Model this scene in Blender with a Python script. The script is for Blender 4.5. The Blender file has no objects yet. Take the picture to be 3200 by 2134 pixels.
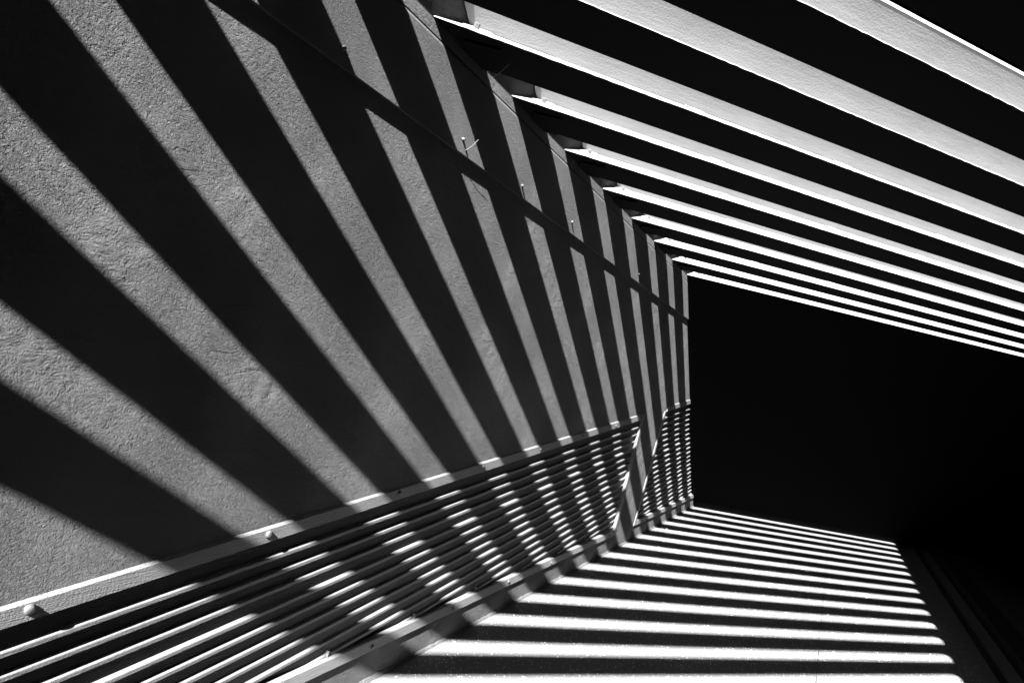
import bpy, bmesh, math, random
from mathutils import Vector, Matrix
random.seed(11)
scene = bpy.context.scene
col = scene.collection

# ---------------------------------------------------------------- units
# Lengths below are in units of D, the camera's distance from the wall; S turns them into metres.
S = 1.5
EYE = 1.155                     # camera height above the floor, in D
# ---------------------------------------------------------------- camera
# rows: wall normal (x), along the wall (y), up (z) expressed in camera axes right / down / forward
RX = (0.84946413, 0.27764586, -0.44869083)
RY = (0.43394713, 0.11614467, 0.89342056)
RZ = (0.30016757, -0.95363682, -0.02182289)
cam = bpy.data.cameras.new("camera")
cam.sensor_fit = 'HORIZONTAL'; cam.sensor_width = 36.0
cam.lens = 2100.0 / 3200.0 * 36.0
cam.clip_start = 0.02; cam.clip_end = 2000.0
cam_ob = bpy.data.objects.new("camera", cam); col.objects.link(cam_ob)
rot = Matrix((( RX[0], -RX[1], -RX[2]),
              ( RY[0], -RY[1], -RY[2]),
              ( RZ[0], -RZ[1], -RZ[2])))
cam_ob.matrix_world = Matrix.Translation(Vector((1.0 * S, 0.0, EYE * S))) @ rot.to_4x4()
scene.camera = cam_ob

# ---------------------------------------------------------------- sky, sun, exposure
SUN_DIR = Vector((-0.10959056, 0.8126865, -0.57230286)).normalized()   # the way the light travels
world = bpy.data.worlds.new("World"); scene.world = world
world.use_nodes = True
wn = world.node_tree.nodes; wl = world.node_tree.links
wn.clear()
sky = wn.new("ShaderNodeTexSky"); sky.sky_type = 'NISHITA'; sky.sun_disc = False
sky.sun_elevation = math.asin(-SUN_DIR.z)
sky.sun_rotation = math.atan2(-SUN_DIR.x, -SUN_DIR.y)
bw = wn.new("ShaderNodeSeparateColor")    # black-and-white through a red filter: only the sky's red share counts
bg = wn.new("ShaderNodeBackground"); bg.inputs["Strength"].default_value = 0.05
wo = wn.new("ShaderNodeOutputWorld")
wl.new(sky.outputs[0], bw.inputs[0]); wl.new(bw.outputs["Red"], bg.inputs[0]); wl.new(bg.outputs[0], wo.inputs[0])

sun = bpy.data.lights.new("sun", 'SUN'); sun.energy = 5.0; sun.angle = math.radians(0.5)
sun.color = (1, 1, 1)
sun_ob = bpy.data.objects.new("sun", sun); col.objects.link(sun_ob)
sun_ob.rotation_euler = SUN_DIR.to_track_quat('-Z', 'Y').to_euler()
sun_ob.location = (3, -8, 9)

scene.view_settings.view_transform = 'Standard'
scene.view_settings.look = 'None'
scene.view_settings.exposure = 3.4
scene.view_settings.gamma = 1.0
scene.render.engine = 'CYCLES'
scene.cycles.max_bounces = 4
scene.cycles.diffuse_bounces = 1
scene.cycles.glossy_bounces = 2
scene.cycles.use_adaptive_sampling = False
scene.cycles.use_denoising = True

# ---------------------------------------------------------------- materials
def mat(name, base, rough=0.8, spec=0.3):
    m = bpy.data.materials.new(name); m.use_nodes = True
    p = m.node_tree.nodes["Principled BSDF"]
    p.inputs["Base Color"].default_value = (base, base, base, 1)
    p.inputs["Roughness"].default_value = rough
    p.inputs["Specular IOR Level"].default_value = spec
    return m

class G:
    """small helper round a node tree"""
    def __init__(self, m):
        self.t = m.node_tree; self.p = self.t.nodes["Principled BSDF"]
        self.c = self.t.nodes.new("ShaderNodeTexCoord").outputs["Object"]
    def n(self, kind, **kw):
        x = self.t.nodes.new(kind)
        for k, v in kw.items(): setattr(x, k, v)
        return x
    def l(self, a, b): self.t.links.new(a, b)
    def mapping(self, scale=(1, 1, 1), rot=(0, 0, 0), src=None):
        x = self.n("ShaderNodeMapping")
        x.inputs["Scale"].default_value = scale; x.inputs["Rotation"].default_value = rot
        self.l(src or self.c, x.inputs[0]); return x.outputs[0]
    def noise(self, v, scale, detail=3.0, rough=0.55, dist=0.0):
        x = self.n("ShaderNodeTexNoise")
        x.inputs["Scale"].default_value = scale; x.inputs["Detail"].default_value = detail
        x.inputs["Roughness"].default_value = rough; x.inputs["Distortion"].default_value = dist
        self.l(v, x.inputs["Vector"]); return x.outputs["Fac"]
    def math(self, op, a, b=None, c=None):
        x = self.n("ShaderNodeMath", operation=op)
        for i, q in enumerate((a, b, c)):
            if q is None: continue
            if isinstance(q, (int, float)): x.inputs[i].default_value = q
            else: self.l(q, x.inputs[i])
        return x.outputs[0]
    def ramp(self, f, a, b, lo, hi):
        x = self.n("ShaderNodeMapRange")
        x.inputs[1].default_value = a; x.inputs[2].default_value = b
        x.inputs[3].default_value = lo; x.inputs[4].default_value = hi
        self.l(f, x.inputs[0]); return x.outputs[0]
    def bump(self, h, dist, strength=1.0, prev=None):
        x = self.n("ShaderNodeBump")
        x.inputs["Strength"].default_value = strength; x.inputs["Distance"].default_value = dist
        self.l(h, x.inputs["Height"])
        if prev is not None: self.l(prev, x.inputs["Normal"])
        return x.outputs[0]
    def grey(self, f):
        x = self.n("ShaderNodeCombineColor")
        for i in range(3): self.l(f, x.inputs[i])
        self.l(x.outputs[0], self.p.inputs["Base Color"])
    def normal(self, n): self.l(n, self.p.inputs["Normal"])

def plaster_mat(name, base, coarse=1.0, fine=1.0, strokes=1.0, big=1.0, size=62.0):
    m = mat(name, base, 0.85, 0.15); g = G(m)
    # patches of coarser and finer rendering
    patch = g.ramp(g.noise(g.c, 2.6, 3.0, 0.6), 0.36, 0.64, 0.3, 1.6)
    # crinkled paint: thin ridges from warped noise, in two sizes
    w = g.mapping((1, 1.0, 1.35), (math.radians(25), 0, 0))
    n1 = g.noise(w, size, 4.0, 0.62, 1.1)
    ridge = g.math('ABSOLUTE', g.math('SUBTRACT', n1, 0.5))
    n2 = g.noise(g.c, 150.0, 2.5, 0.6, 0.6)
    ridge2 = g.math('ABSOLUTE', g.math('SUBTRACT', n2, 0.5))
    n0 = g.noise(g.mapping((1, 1, 1.3), (math.radians(-20), 0, 0)), 30.0, 3.5, 0.62, 1.4)
    ridge0 = g.math('ABSOLUTE', g.math('SUBTRACT', n0, 0.5))
    h1 = g.math('ADD', g.math('MULTIPLY', ridge, -1.5), g.math('MULTIPLY', ridge2, -0.9))
    h1 = g.math('ADD', h1, g.math('MULTIPLY', ridge0, -1.7 * big))
    b1 = g.bump(g.math('MULTIPLY', h1, patch), 0.0115 * fine)
    # trowel drags: stretched, warped noise in three directions that come and go
    warp = g.n("ShaderNodeVectorMath", operation='ADD')
    wn_ = g.n("ShaderNodeTexNoise"); wn_.inputs["Scale"].default_value = 3.1; g.l(g.c, wn_.inputs["Vector"])
    sc_ = g.n("ShaderNodeVectorMath", operation='SCALE'); sc_.inputs["Scale"].default_value = 0.1
    g.l(wn_.outputs["Color"], sc_.inputs[0]); g.l(g.c, warp.inputs[0]); g.l(sc_.outputs[0], warp.inputs[1])
    wc = warp.outputs[0]
    tot = None
    for (ang, off) in ((62, 0.0), (8, 7.3), (-28, 15.1)):
        s1 = g.noise(g.mapping((1, 9, 55), (math.radians(ang), 0, 0), wc), 1.0, 4.0, 0.65, 0.6)
        mp = g.n("ShaderNodeVectorMath", operation='ADD'); mp.inputs[1].default_value = (off, off, off); g.l(g.c, mp.inputs[0])
        mask = g.ramp(g.noise(mp.outputs[0], 3.4, 3.0, 0.6), 0.52, 0.66, 0.0, 1.0)
        q = g.math('MULTIPLY', s1, mask)
        tot = q if tot is None else g.math('ADD', tot, q)
    b2 = g.bump(tot, 0.0075 * strokes, 1.0, b1)
    # sparse crumbs and pits
    lump = g.ramp(g.noise(g.c, 30.0, 5.0, 0.72), 0.64, 0.84, 0.0, 1.0)
    b3 = g.bump(lump, 0.0040 * coarse, 1.0, b2)
    b35 = g.bump(g.noise(g.c, 12.0, 5.0, 0.68, 0.8), 0.0055 * coarse, 1.0, b3)
    b4 = g.bump(g.noise(g.c, 3.6, 3.0), 0.007 * coarse, 1.0, b35)
    g.normal(b4)
    g.grey(g.ramp(g.noise(g.c, 3.0, 4.0), 0.3, 0.7, base * 0.93, base * 1.07))
    return m

def paint_mat(name, base, axis=(1, 1, 1), amount=1.0, rough=0.55, stip=1.0):
    m = mat(name, base, rough, 0.3); g = G(m)
    br = g.noise(g.mapping(axis), 1.0, 3.0, 0.6, 0.5)
    b1 = g.bump(br, 0.0035 * amount)
    b2 = g.bump(g.noise(g.c, 150.0, 2.5, 0.6, 0.4), 0.0018 * stip, 1.0, b1)
    b3 = g.bump(g.ramp(g.noise(g.c, 45.0, 2.0), 0.68, 0.8, 0.0, 1.0), 0.0006 * stip, 1.0, b2)
    g.normal(b3)
    g.grey(g.ramp(g.noise(g.c, 6.0, 4.0), 0.3, 0.7, base * 0.94, base * 1.06))
    return m

M_WALL = plaster_mat("coarse_painted_plaster", 0.11)
M_FASCIA = plaster_mat("rolled_painted_board", 0.1, coarse=0.25, fine=0.8, strokes=0.3, big=0.3, size=85.0)
M_STRIP = plaster_mat("rough_cornice_plaster", 0.125, coarse=0.9, fine=1.2, strokes=0.5)
M_RAIL = paint_mat("painted_timber", 0.14, (60, 8, 260), 0.7)
M_SLAT = paint_mat("painted_slat", 0.12, (60, 6, 260), 0.6)
M_BEAM = paint_mat("rolled_grey_steel_paint", 0.215, (6, 60, 60), 0.2, 0.5, 0.4)
M_SOFFIT = mat("soffit_shade_black", 0.004, 0.8, 0.1)  # near-black colour stands in for the shade under the beams
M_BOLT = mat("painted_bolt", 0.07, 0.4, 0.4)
M_DARK = mat("dark_surround", 0.012, 0.85, 0.1)  # near-black so the surrounds stay dark and bounce no light
M_VOID = mat("black_shade_fill", 0.008, 0.9, 0.0)  # near-black sheet colour standing in for unlit depth
M_WEB = mat("pale_thread", 0.5, 0.6, 0.3)

def floor_mat():
    m = mat("fine_asphalt", 0.1, 0.9, 0.08); g = G(m)
    n1 = g.noise(g.c, 260.0, 2.0, 0.6)
    vor = g.n("ShaderNodeTexVoronoi"); vor.inputs["Scale"].default_value = 190.0
    g.l(g.c, vor.inputs["Vector"])
    sep = g.n("ShaderNodeSeparateColor"); g.l(vor.outputs["Color"], sep.inputs[0])
    speck = g.math('MULTIPLY', g.math('GREATER_THAN', sep.outputs[0], 0.972),
                   g.math('LESS_THAN', vor.outputs["Distance"], 0.33))
    base = g.ramp(n1, 0.3, 0.7, 0.105, 0.14)
    g.grey(g.math('ADD', base, g.math('MULTIPLY', speck, 0.5)))
    b1 = g.bump(g.noise(g.c, 240.0, 2.0, 0.7), 0.0035)
    b2 = g.bump(g.noise(g.c, 9.0, 3.0), 0.004, 1.0, b1)
    g.normal(b2)
    return m
M_FLOOR = floor_mat()
M_GRIT = mat("asphalt_grain", 0.12, 0.7, 0.3)
M_GRIT_PALE = mat("pale_quartz_grain", 0.7, 0.3, 0.6)
M_MICA = mat("mica_flake", 0.6, 0.3, 0.5); M_MICA.node_tree.nodes["Principled BSDF"].inputs["Metallic"].default_value = 1.0

# ---------------------------------------------------------------- mesh helpers
def W(x, y, z):
    """wall-frame point in D units (z counted from the camera) to metres"""
    return Vector((x * S, y * S, (z + EYE) * S))

def link(name, bm, m, parent=None, smooth=False):
    bmesh.ops.recalc_face_normals(bm, faces=bm.faces)
    me = bpy.data.meshes.new(name); bm.to_mesh(me); bm.free()
    for mm in (m if isinstance(m, (list, tuple)) else [m]): me.materials.append(mm)
    if smooth:
        for p in me.polygons: p.use_smooth = True
    o = bpy.data.objects.new(name, me); col.objects.link(o)
    if parent is not None:
        o.parent = parent
        o.matrix_parent_inverse = parent.matrix_world.inverted()
    return o

def empty(name, loc=(0, 0, 0), rot3=None):
    o = bpy.data.objects.new(name, None); col.objects.link(o)
    o.empty_display_size = 0.1
    mw = Matrix.Translation(loc)
    if rot3 is not None: mw = mw @ rot3.to_4x4()
    o.matrix_world = mw
    return o

def tag(o, label=None, cat=None, group=None, kind=None):
    if label and not kind: kind = "thing"
    if label: o["label"] = label
    if cat: o["category"] = cat
    if group: o["group"] = group
    if kind: o["kind"] = kind
    return o

def prism(bm, ring_a, ring_b):
    """closed solid between two matching rings of points"""
    va = [bm.verts.new(p) for p in ring_a]; vb = [bm.verts.new(p) for p in ring_b]
    n = len(va)
    bm.faces.new(va[::-1]); bm.faces.new(vb)
    for i in range(n):
        bm.faces.new((va[i], va[(i + 1) % n], vb[(i + 1) % n], vb[i]))

def box(bm, x0, x1, y0, y1, z0, z1):
    prism(bm, [(x0, y0, z0), (x1, y0, z0), (x1, y1, z0), (x0, y1, z0)],
              [(x0, y0, z1), (x1, y0, z1), (x1, y1, z1), (x0, y1, z1)])

def dome(bm, centre, axis, r, h, seg=14, square=False):
    """a coach bolt: thin washer, then a rounded head standing off a surface"""
    axis = Vector(axis).normalized()
    a = axis.orthogonal().normalized(); b = axis.cross(a)
    prof = [(r * 1.18, -0.3 * h), (r * 1.18, 0.12 * h), (r, 0.14 * h), (r * 0.97, 0.5 * h), (r * 0.8, 0.82 * h), (r * 0.45, 0.98 * h)]
    if square: prof = [(r, -0.3 * h), (r, 0.92 * h), (r * 0.85, h)]; seg = 6
    rings = []
    for (pr, ph) in prof:
        rings.append([bm.verts.new(Vector(centre) + axis * ph + (a * math.cos(t) + b * math.sin(t)) * pr)
                      for t in (2 * math.pi * k / seg for k in range(seg))])
    for i in range(len(rings) - 1):
        for k in range(seg):
            bm.faces.new((rings[i][k], rings[i][(k + 1) % seg], rings[i + 1][(k + 1) % seg], rings[i + 1][k]))
    bm.faces.new(rings[0][::-1]); bm.faces.new(rings[-1])

def soften(bm, w, seg=2):
    bmesh.ops.bevel(bm, geom=list(bm.edges), offset=w, segments=seg, profile=0.6, affect='EDGES')

# ---------------------------------------------------------------- ground
bm = bmesh.new()
bm.faces.new([bm.verts.new(p) for p in ((-60, -60, 0), (60, -60, 0), (60, 90, 0), (-60, 90, 0))])
tag(link("floor", bm, M_FLOOR), kind='structure')

# a narrow sealed joint in the asphalt, parallel to the wall
bm = bmesh.new()
y = -2.0
prev = None
while y < 13.0:
    xc = 1.238 * S + random.uniform(-0.002, 0.002)
    w = random.uniform(0.0010, 0.0022)
    cur = (bm.verts.new((xc - w, y, 0.004)), bm.verts.new((xc + w, y, 0.004)))
    if prev: bm.faces.new((prev[0], prev[1], cur[1], cur[0]))
    prev = cur; y += 0.11
tag(link("floor_joint", bm, mat("black_joint_sealant", 0.02, 0.7)), kind='structure')

# kerb at the unlit side of the passage
bm = bmesh.new()
box(bm, 2.235 * S, 2.285 * S, -8, 24, 0.0, 0.02)
box(bm, 2.42 * S, 2.62 * S, -8, 24, 0.0, 0.12)
tag(link("kerb", bm, mat("dark_kerb_stone", 0.015, 0.8)), kind='structure')

# loose grains that make the edges of the light ragged
bm = bmesh.new()
for k in range(60000):
    x = random.uniform(0.02, 2.15) * S
    yy = (1.55 + 4.6 * random.random() ** 1.5) * S
    r = random.uniform(0.0013, 0.0034) * (1.35 if random.random() < 0.08 else 1.0)
    h = r * random.uniform(0.9, 1.9)
    a0 = random.uniform(0, 6.28)
    base = [bm.verts.new((x + r * math.cos(a0 + q * 2.094) * random.uniform(.7, 1.2), yy + r * math.sin(a0 + q * 2.094) * random.uniform(.7, 1.2), -0.001)) for q in range(3)]
    tip = bm.verts.new((x + random.uniform(-.4, .4) * r, yy + random.uniform(-.4, .4) * r, h))
    rq = random.random(); mi = 2 if rq < 0.14 else (1 if rq < 0.4 else 0)
    for q in range(3):
        f = bm.faces.new((base[q], base[(q + 1) % 3], tip)); f.material_index = mi
tag(link("floor_grit", bm, [M_GRIT, M_GRIT_PALE, M_MICA]), kind='stuff')

# ---------------------------------------------------------------- wall with its two louvre openings
Y0, Y1 = -4.5, 16.0
ZF, ZT = -EYE - 0.15, 1.05
SL = 0.1148                                   # slope of the louvre rails along the wall
def rail_z(y, ic): return ic + SL * y
near_L, near_R_top, near_R_bot = -1.05, (3.925, rail_z(3.925, -0.735)), (4.105, -1.028)
far_L_top, far_L_bot, far_R = (4.44, rail_z(4.44, -0.735)), (4.59, -1.028), 7.6
bm = bmesh.new()
def V(y, z): return bm.verts.new(W(0, y, z))
a = [V(Y0, ZT), V(near_L, ZT), V(near_R_top[0], ZT), V(far_L_top[0], ZT), V(far_R, ZT), V(Y1, ZT)]
t = [V(Y0, rail_z(near_L, -0.735)), V(near_L, rail_z(near_L, -0.735)), V(*near_R_top), V(*far_L_top), V(far_R, rail_z(far_R, -0.735)), V(Y1, rail_z(far_R, -0.735))]
b = [V(Y0, -1.028), V(near_L, -1.028), V(*near_R_bot), V(*far_L_bot), V(far_R, -1.028), V(Y1, -1.028)]
f = [V(Y0, ZF), V(near_L, ZF), V(near_R_bot[0], ZF), V(far_L_bot[0], ZF), V(far_R, ZF), V(Y1, ZF)]
for i in range(5):
    bm.faces.new((a[i], a[i + 1], t[i + 1], t[i]))
    if i in (0, 2, 4): bm.faces.new((t[i], t[i + 1], b[i + 1], b[i]))
    bm.faces.new((b[i], b[i + 1], f[i + 1], f[i]))
ext = bmesh.ops.extrude_face_region(bm, geom=list(bm.faces))
bmesh.ops.translate(bm, verts=[v for v in ext["geom"] if isinstance(v, bmesh.types.BMVert)], vec=(-0.24 * S, 0, 0))
wall = link("plaster_wall", bm, M_WALL)
tag(wall, "long grey roughly plastered wall striped with sunlight, behind the louvres", "wall")
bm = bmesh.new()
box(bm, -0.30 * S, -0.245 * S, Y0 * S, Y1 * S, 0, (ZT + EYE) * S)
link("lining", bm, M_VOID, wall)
# rough mortar fillet where the wall meets the floor
bm = bmesh.new()
ring0 = None
y = -1.0
while y < 13.0:
    k = random.uniform(0.7, 1.3)
    ring = [bm.verts.new((-0.004, y, -0.004)), bm.verts.new((0.012 * k, y, -0.004)), bm.verts.new((0.011 * k, y, 0.003)), bm.verts.new((0.004, y, 0.016 * k)), bm.verts.new((-0.004, y, 0.02 * k))]
    if ring0:
        for i in range(5): bm.faces.new((ring0[i], ring0[(i + 1) % 5], ring[(i + 1) % 5], ring[i]))
    ring0 = ring; y += 0.045
link("skirting_mortar", bm, M_WALL, wall)
# rough cornice strip above the fascia
bm = bmesh.new()
dz = [(0, 0.5605), (0.0064, 0.5605), (0.0064, 0.582), (0.0052, 0.594), (0.002, 0.604), (0, 0.604)]
prism(bm, [W(x - (0.004 if x == 0 else 0), Y0, z) for x, z in dz], [W(x - (0.004 if x == 0 else 0), Y1, z) for x, z in dz])
link("cornice_strip", bm, M_STRIP, wall)

# fascia board
fas = empty("fascia_board", W(0, 1.5, 0.374))
tag(fas, "smooth painted fascia board running along the wall just under the beam ends", "fascia")
bm = bmesh.new()
dz = [(-0.002, 0.373), (0.0072, 0.373), (0.0078, 0.3745), (0.0078, 0.5525), (0.0052, 0.5585), (-0.002, 0.5585)]
prism(bm, [W(x, Y0, z) for x, z in dz], [W(x, Y1, z) for x, z in dz])
link("board", bm, M_FASCIA, fas)
for (yy, zz) in ((0.931, 0.405), (1.38, 0.406), (1.73, 0.404), (2.14, 0.41), (2.581, 0.444), (3.02, 0.41)):
    bm = bmesh.new(); dome(bm, W(0.0078, yy, zz), (1, 0, 0), 0.0036 * S, 0.0062 * S, 12)
    link("bolt", bm, M_BOLT, fas, True)
# metal flashing over the beam ends
bm = bmesh.new()
dz = [(-0.004, 0.762), (0.0355, 0.757), (0.0375, 0.750), (0.0385, 0.757), (0.0365, 0.766), (-0.004, 0.772)]
prism(bm, [W(x, Y0, z) for x, z in dz], [W(x, Y1, z) for x, z in dz])
tag(link("roof_flashing", bm, M_BEAM), "thin folded metal flashing along the wall above the beam ends", "flashing")

# ---------------------------------------------------------------- louvre panels
TV = Vector((0, 1, SL)).normalized(); UV = Vector((0, -SL, 1)).normalized()
PITCH, LIP = 0.0478, 0.0098
def slat_bm(i, y0, y1, d0):
    """one blade: a front lip and a face sloping back and up; its ends are cut parallel to the posts"""
    dn = d0 + random.uniform(-0.0018, 0.0018) * (0.2 if i == 0 else 1.0); wob = random.uniform(-0.0009, 0.0009)
    ic = -0.7905 - PITCH * i + wob
    prof = [(dn - 0.0005, -LIP), (dn, -LIP + 0.0012), (dn, -0.0012), (dn - 0.0010, 0.0004), (dn - 0.0086, 0.0043), (dn - 0.0230, 0.0420), (dn - 0.0270, 0.0420), (dn - 0.0125, 0.0035), (dn - 0.008, -LIP)]
    bm = bmesh.new()
    def ring(y): return [W(x, y + UV.y * u, rail_z(y, ic) + UV.z * u) for x, u in prof]
    prism(bm, ring(y0), ring(y1))
    return bm

def louvre(y_left, y_right, left_post, right_post, label, bolts_top, bolts_bot, d_rail):
    root = empty("louvre_panel", W(0, (max(y_left(-1.0), 1.0) + y_right(-1.0)) / 2, -1.04))
    tag(root, label, "louvre vent", "louvre panels at the foot of the wall")
    # top rail, following the slope of the slats
    bm = bmesh.new()
    d_top = 0.0045
    prof = [(-0.02, 0.0038), (-0.0005, 0.0038), (d_top, -0.0030), (d_top + 0.0002, -0.0345), (d_top - 0.001, -0.0355), (-0.02, -0.0355)]
    ys, ye = y_left(-0.5) , y_right(rail_z(y_right(-0.4), -0.708))
    def ring(y): return [W(x, y + UV.y * u, rail_z(y, -0.709) + UV.z * u) for x, u in prof]
    prism(bm, ring(ys), ring(ye)); link("top_rail", bm, M_RAIL, root)
    # bottom rail, level with the floor
    bm = bmesh.new()
    prof = [(-0.02, 0.0), (d_rail - 0.0058, -0.0005), (d_rail - 0.0028, -0.0035), (d_rail, -0.0355), (d_rail - 0.001, -0.037), (-0.02, -0.037)]
    prism(bm, [W(x, y_left(-1.02), -1.006 + z) for x, z in prof], [W(x, y_right(-1.02), -1.006 + z) for x, z in prof])
    link("bottom_rail", bm, M_RAIL, root)
    # posts
    for side, on in ((-1, left_post), (1, right_post)):
        if not on: continue
        fy = y_left if side < 0 else y_right
        w = 0.034
        def q(z, o): return fy(z) - side * o
        za0, za1 = -1.0065, rail_z(fy(-0.45), -0.7455) - 0.0005
        bm = bmesh.new()
        d = 0.0055
        pr = [(-0.02, 0.0), (d - 0.001, 0.0), (d, 0.0012), (d, w - 0.0012), (d - 0.001, w), (-0.02, w)]
        prism(bm, [W(x, q(za0, o), za0) for x, o in pr], [W(x, q(za1, o), za1 + (SL * -side * o)) for x, o in pr])
        link("side_post", bm, M_RAIL, root)
    # slats
    i = 0
    while True:
        ic = -0.7905 - PITCH * i
        yl, yr = y_left(-0.7) + (0.03 if left_post else 0.0), None
        yr = y_right(-0.7)
        for _ in range(6): yr = y_right(rail_z(yr, ic))
        yr -= 0.03
        for _ in range(6):
            yl = y_left(rail_z(yl, ic)) + (0.03 if left_post else 0.0)
        start = (-1.035 - ic) / SL
        y0 = max(yl, start)
        if y0 > yr - 0.05: break
        link("slat", slat_bm(i, y0, yr, max(-0.0075, (0.0002 if i == 0 else -0.002) - 0.0011 * i)), M_SLAT, root); i += 1
    # small end tabs where the lowest slats run into the bottom rail
    for j in range(i):
        ic = -0.7905 - PITCH * j
        ty = (-0.9995 - ic) / SL
        if ty < y_left(-1.0) + 0.05 or ty > y_right(-1.0) - 0.05 or ty < 0.6: continue
        bm = bmesh.new()
        box(bm, -0.02 * S, -0.004 * S, (ty - 0.003) * S, (ty + 0.002) * S, (-1.006 + EYE) * S, (-0.988 + EYE) * S)
        soften(bm, 0.0015)
        link("end_tab", bm, M_SLAT, root)
    for (yy, zz) in bolts_top + bolts_bot:
        k = 1.0 if yy < 2.3 else 0.75
        r = random.uniform(0.0068, 0.0084) * k
        bm = bmesh.new(); dome(bm, W(0.0045 if (yy, zz) in bolts_top else d_rail - 0.0012, yy, zz), (1, random.uniform(-.12, .12), random.uniform(-.12, .12)), r * S, r * 0.72 * S)
        link("bolt", bm, M_BOLT, root, True)
    return root

def lin(p, q):
    return lambda z: p[0] + (q[0] - p[0]) * (z - p[1]) / (q[1] - p[1])
near_right = lin((3.953, -0.2795), (4.137, -1.019))
far_left = lin((4.415, -0.2212), (4.5706, -1.0462))
louvre(lambda z: -1.0, near_right, False, True,
       "long louvre vent, the larger of two, with domed bolts along its rails",
       [(0.659, -0.648), (1.132, -0.593), (1.594, -0.541), (2.058, -0.488), (2.517, -0.437), (2.97, -0.385), (3.432, -0.333), (3.878, -0.284)],
       [(1.703, -1.030), (2.166, -1.026), (2.621, -1.022), (3.09, -1.027), (3.553, -1.026), (4.018, -1.026)], 0.0065)
louvre(far_left, lambda z: 7.5, True, False,
       "smaller louvre vent past the strip of bare wall, beside the added black screen",
       [(4.55, -0.208), (4.994, -0.156), (5.46, -0.10)],
       [(4.764, -1.027), (5.21, -1.026), (5.649, -1.025), (6.091, -1.025), (6.523, -1.026)], 0.0065)

# ---------------------------------------------------------------- roof beams
B = Vector((0.6277323, 0.76997097, 0.11444156)).normalized()     # along the beam, away from the wall
E1 = (Vector((0, 1, 0)) - B * B.y).normalized()                  # across, away from the camera
E2 = B.cross(E1).normalized()                                    # square to the roof plane
if E2.z < 0: E2 = -E2
FR = Matrix((B, E1, E2)).transposed()
LEN = 4.15                                                       # in D
WANG = math.radians(137.5)
FX, FZ = 0.075, 0.0497                                            # where the web stands on the flange
WD = Vector((0, math.cos(WANG), math.sin(WANG))); WN = Vector((0, -WD.z, WD.y))
def L(s, u, w): return Vector((s, u, w)) * S
S0 = 0.0                                                        # every section is cut along the wall face
def s_at_wall(u, w): return (-0.006 - E1.x * u - E2.x * w) / B.x
def extrude_profile(bm, prof, s_end=LEN, s_start=None):
    a = [L(s_at_wall(u, w) if s_start is None else s_start, u, w) for u, w in prof]
    prism(bm, a, [L(s_end, u, w) for u, w in prof])

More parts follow.
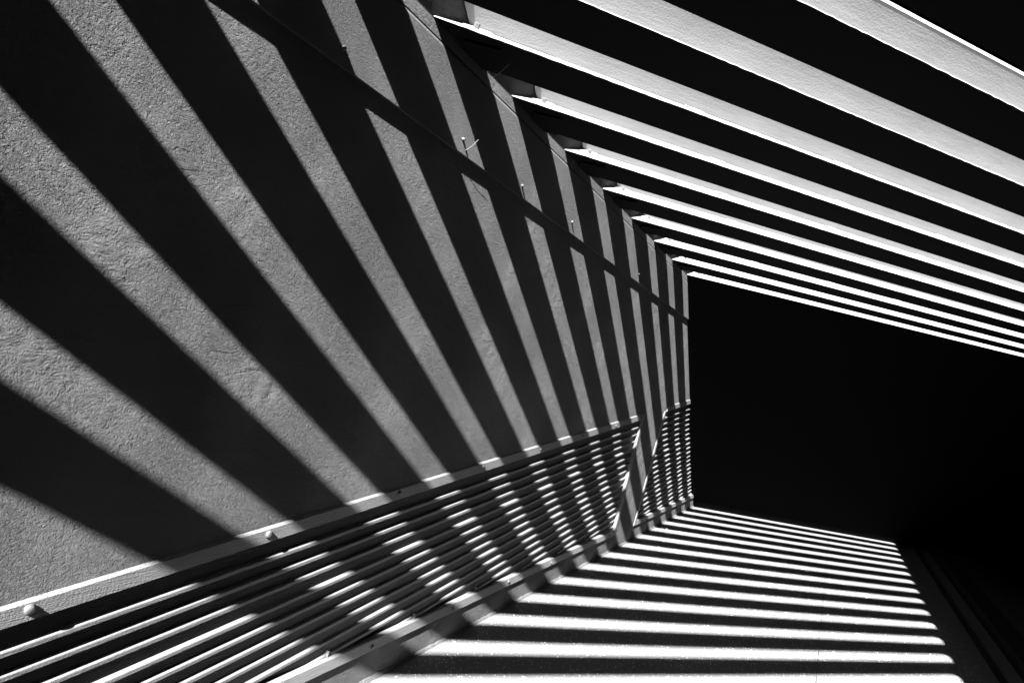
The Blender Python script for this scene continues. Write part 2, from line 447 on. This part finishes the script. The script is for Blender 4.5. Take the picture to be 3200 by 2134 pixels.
def make_beam(loc):
    root = empty("roof_beam", loc, FR)
    def part(name, bm, m):
        bmesh.ops.recalc_face_normals(bm, faces=bm.faces)
        me = bpy.data.meshes.new(name); bm.to_mesh(me); bm.free(); me.materials.append(m)
        o = bpy.data.objects.new(name, me); col.objects.link(o); o.parent = root
        return o
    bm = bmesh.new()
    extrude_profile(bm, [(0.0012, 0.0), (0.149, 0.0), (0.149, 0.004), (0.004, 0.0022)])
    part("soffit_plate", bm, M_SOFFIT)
    # sloping flange that catches the sun; its toe edge is worn and slightly wavy
    bm = bmesh.new()
    n = 260; rings = []
    rr = random.Random(5)
    base = [(0.0, 0.0008), (0.0004, 0.0026), (0.0018, 0.0040), (FX, FZ), (FX + 0.003, FZ - 0.003), (0.008, 0.0028)]
    for k in range(n + 1):
        j = rr.uniform(-0.0011, 0.0009)
        ring = []
        for q, (u, w) in enumerate(base):
            s0 = s_at_wall(u, w); s = s0 + (LEN - s0) * k / n
            jj = j if q in (0, 1) else (j * 0.5 if q == 2 else 0)
            ring.append(bm.verts.new(L(s, u + jj, w)))
        rings.append(ring)
    for k in range(n):
        for q in range(6):
            bm.faces.new((rings[k][q], rings[k][(q + 1) % 6], rings[k + 1][(q + 1) % 6], rings[k + 1][q]))
    bm.faces.new(rings[0]); bm.faces.new(rings[-1][::-1])
    part("flange", bm, M_BEAM)
    # leaning web with a small upright return along its top
    wl_ = 0.0717
    def wp(a, nrm): return (FX + WD.y * a + WN.y * nrm, FZ + WD.z * a + WN.z * nrm)
    bm = bmesh.new()
    pr_ = [wp(0.0015, 0), wp(wl_, 0), wp(wl_, -0.005), wp(0.0, -0.006)]
    prism(bm, [L(s_at_wall(u, w) + 0.022, u, w) for u, w in pr_], [L(LEN, u, w) for u, w in pr_])
    part("web", bm, M_BEAM)
    tu, tw = wp(wl_, 0)
    bm = bmesh.new()
    extrude_profile(bm, [(tu - 0.001, tw + 0.0003), (tu - 0.001, tw + 0.0075), (tu + 0.004, tw + 0.0075), (tu + 0.004, tw + 0.002)])
    part("top_return", bm, M_BEAM)
    # bolt, tapered washers, bearing plate below
    fl = Vector((0, FX, FZ)).normalized(); fn = Vector((0, -fl.z, fl.y))
    for k, (s, ln) in enumerate(((0.092, 0.078), (0.705, 0.056), (1.275, 0.058), (1.83, 0.058))):
        bm = bmesh.new()
        pts = []
        for u in (0.040, 0.0885):
            for nn in (0.0, 0.0026):
                pts.append(Vector((0, 0, 0)) + fl * u + fn * nn)
        order = [pts[0], pts[1], pts[3], pts[2]]
        prism(bm, [(Vector((s, 0, 0)) + p) * S for p in order], [(Vector((s + ln, 0, 0)) + p) * S for p in order])
        soften(bm, 0.0012)
        part("washer_plate", bm, M_BEAM)
    bm = bmesh.new()
    dome(bm, (Vector((0.122, 0, 0)) + fl * 0.05 + fn * 0.004) * S, fn, 0.0072 * S, 0.011 * S, 6, True)
    part("bolt", bm, M_BOLT)
    bm = bmesh.new()
    prism(bm, [L(0.10, 0.045, -0.0005), L(0.185, 0.028, -0.0005), L(0.228, 0.143, -0.0005), L(0.13, 0.150, -0.0005)],
              [L(0.10, 0.045, -0.006), L(0.185, 0.028, -0.006), L(0.228, 0.143, -0.006), L(0.13, 0.150, -0.006)])
    soften(bm, 0.001)
    part("bearing_plate", bm, M_SOFFIT)
    # gusset in the corner against the canopy edge
    bm = bmesh.new()
    g0, gl, gw = 2.42 / B.x, 0.11, 0.06
    sk = -E1.x / B.x
    ring = [L(g0 + 0.3, 0.004, 0.001)]
    ring.append(L(g0 - gl, 0.004, 0.001))
    for k in range(9):
        a_ = math.pi / 2 * k / 8
        u = -gw + gw * math.cos(a_)
        ring.append(L(g0 - gl + gl * math.sin(a_) + sk * u, u, 0.001))
    ring.append(L(g0 + 0.3, -gw, 0.001))
    prism(bm, ring, [p + Vector((0, 0, 0.004 * S)) for p in ring])
    part("gusset", bm, M_SOFFIT)
    return root

def copy_tree(o):
    c = o.copy(); col.objects.link(c)
    for ch in o.children:
        d = ch.copy(); col.objects.link(d); d.parent = c
    return c

W_ROOF = 0.7568                                                  # height of the beams' underside over the camera, square to the roof
U_C, DU = 1.4018, 0.2487                                         # front toe of the third beam in view, spacing
def toe_point(u):
    p = B * 0 + E1 * u + E2 * W_ROOF
    s = (-1.0 - p.x) / B.x
    q = p + B * s
    return W(q.x + 1.0, q.y, q.z)
GRP = "sloping roof beams over the passage"
labels = {
    -2: "topmost sunlit beam, a white line along its upper edge",
    -1: "broad grey beam second below the topmost sunlit one, no bolt showing",
    0: "beam with the largest bolted end, meeting the wall highest up",
    1: "beam just below the one with the largest bolted end",
    2: "third bolted beam, counted down from the largest bolted end",
    3: "fourth bolted beam, counted down from the largest bolted end",
    4: "fifth bolted beam down, nearly all white with a sliver of grey",
    5: "white beam third up from the added black screen",
    6: "thin white beam second up from the added black screen",
    7: "lowest and thinnest white beam, directly above the added black screen",
}
proto = None
for k in range(-6, 8):
    loc = toe_point(U_C + DU * k)
    if proto is None: o = proto = make_beam(loc)
    else:
        o = copy_tree(proto)
        o.matrix_world = Matrix.Translation(loc) @ FR.to_4x4()
    tag(o, labels.get(k, "roof beam over or behind the camera, known only by its shadow on the plaster wall"), "beam", GRP)
    sh = random.uniform(-0.04, 0.06)
    for ch in o.children:
        if ch.name.startswith("washer_plate") and ch.data.vertices[0].co.x > 0.4 * S: ch.location.x = sh * S

# ---------------------------------------------------------------- solid roofs and added dark ends
def roof_slab(name, u0, u1, w0, w1, label):
    bm = bmesh.new()
    def ring(w):
        pts = []
        for (xx, uu) in ((-0.02, u0), (2.40, u0), (2.40, u1), (-0.02, u1)):
            p = E1 * uu + E2 * (W_ROOF + w)
            s = (xx - 1.0 - p.x) / B.x
            q = p + B * s
            pts.append(W(q.x + 1.0, q.y, q.z))
        return pts
    prism(bm, ring(w0), ring(w1))
    o = link(name, bm, M_DARK); tag(o, label, "ceiling"); return o
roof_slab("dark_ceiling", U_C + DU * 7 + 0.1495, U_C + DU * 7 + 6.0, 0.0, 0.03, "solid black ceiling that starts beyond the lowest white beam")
def strip_roof(name, x0, x1, dz0, dz1, label, cat):
    bm = bmesh.new()
    z = lambda x: 0.589 + 0.1823 * x
    prism(bm, [W(x0, -9, z(x0) + dz0), W(x1, -9, z(x1) + dz0), W(x1, 20, z(x1) + dz0), W(x0, 20, z(x0) + dz0)],
              [W(x0, -9, z(x0) + dz1), W(x1, -9, z(x1) + dz1), W(x1, 20, z(x1) + dz1), W(x0, 20, z(x0) + dz1)])
    o = link(name, bm, M_DARK); tag(o, label, cat); return o
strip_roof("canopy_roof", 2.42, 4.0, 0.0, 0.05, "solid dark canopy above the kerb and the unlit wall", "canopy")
def slab_box(name, x0, x1, y0, y1, z0, z1, label, cat):
    bm = bmesh.new(); box(bm, x0 * S, x1 * S, y0 * S, y1 * S, (z0 + EYE) * S, (z1 + EYE) * S)
    o = link(name, bm, M_DARK); tag(o, label, cat); return o
# added dark screen from the last beam to the floor, standing in for shade,
# lying just beyond the last sheet of sunlight
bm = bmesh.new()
def screen_pt(x, z, off):
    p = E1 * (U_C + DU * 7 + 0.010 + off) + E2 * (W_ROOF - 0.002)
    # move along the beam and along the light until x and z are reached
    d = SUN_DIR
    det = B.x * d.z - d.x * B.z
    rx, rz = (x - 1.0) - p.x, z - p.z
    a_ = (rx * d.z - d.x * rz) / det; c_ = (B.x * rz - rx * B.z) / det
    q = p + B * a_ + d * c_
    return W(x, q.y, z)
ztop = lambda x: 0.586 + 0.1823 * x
ring = lambda off: [screen_pt(-0.02, -EYE - 0.02, off), screen_pt(3.6, -EYE - 0.02, off), screen_pt(3.6, ztop(3.6), off), screen_pt(-0.02, ztop(-0.02), off)]
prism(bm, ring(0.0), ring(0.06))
tag(link("sloping_shade_screen", bm, M_VOID), "added black sloping screen, standing in for shade below the lowest white beam", "shade screen")

roof_slab("rear_light_blocker", U_C - DU * 6 - 4.4, U_C - DU * 6 - 0.85, 0.0, 0.03, "unseen dark slab added behind the camera to hold back sunlight")  # unseen slab, added to limit sunlit floor and its bounce behind the camera
slab_box("rear_light_screen", -0.2, 3.39, -5.2, -5.0, -EYE, 0.58, "unseen dark screen added behind the camera to keep skylight out", "wall")  # unseen, added behind the camera to keep skylight low
slab_box("added_side_wall", 3.4, 3.6, -5.2, 16.0, -EYE, 1.21, "black wall added beyond the kerb to keep ambient light low", "wall")  # added to enclose this side and keep ambient light low
# unseen added blocks that hide most of the sky and lower the ambient light
slab_box("wall_sky_blocker", -9.0, -0.31, -12.0, 24.0, -EYE, 12.0, "unseen tall sky blocker added over the plastered wall", "sky blocker")
slab_box("canopy_sky_blocker", 3.02, 4.04, -6.0, 24.0, 1.4, 3.7, "unseen low sky blocker added over the canopy", "sky blocker")
slab_box("rear_sky_blocker", -14.0, 16.0, -16.0, -12.5, -EYE, 7.9, "unseen sky blocker added behind the camera", "sky blocker")
slab_box("opposite_sky_blocker", 4.05, 12.0, -12.0, 24.0, -EYE, 9.0, "unseen tall sky blocker added across the passage", "sky blocker")
slab_box("overhead_sky_blocker", -0.3, 4.04, -3.0, 16.4, 8.5, 11.0, "unseen overhead sky blocker added high over the passage", "sky blocker")
slab_box("end_sky_blocker", -0.3, 3.01, 16.5, 24.0, -EYE, 9.0, "unseen tall sky blocker added past the far end", "sky blocker")

# ---------------------------------------------------------------- cobweb threads
def thread(p, q, r, label):
    bm = bmesh.new()
    p, q = Vector(p), Vector(q); d = (q - p).normalized(); a_ = d.orthogonal().normalized(); b_ = d.cross(a_)
    rings = []
    for k in range(9):
        t_ = k / 8; c = p.lerp(q, t_) + Vector((0, 0, -0.006 * math.sin(math.pi * t_)))
        rings.append([bm.verts.new(c + (a_ * math.cos(x) + b_ * math.sin(x)) * r) for x in (0, 2.09, 4.19)])
    for k in range(8):
        for m_ in range(3):
            bm.faces.new((rings[k][m_], rings[k][(m_ + 1) % 3], rings[k + 1][(m_ + 1) % 3], rings[k + 1][m_]))
    tag(link("cobweb_thread", bm, M_WEB), label, "cobweb", "cobweb threads")
thread(W(0.010, 1.40, 0.385), W(0.022, 1.425, 0.425), 0.0006, "short pale cobweb thread beside a bolt on the fascia board")
thread(W(0.0080, 1.4210, 0.5828), W(0.0813, 1.3683, 0.6012), 0.0007, "pale cobweb thread between the wall and the underside of the largest bolted beam")
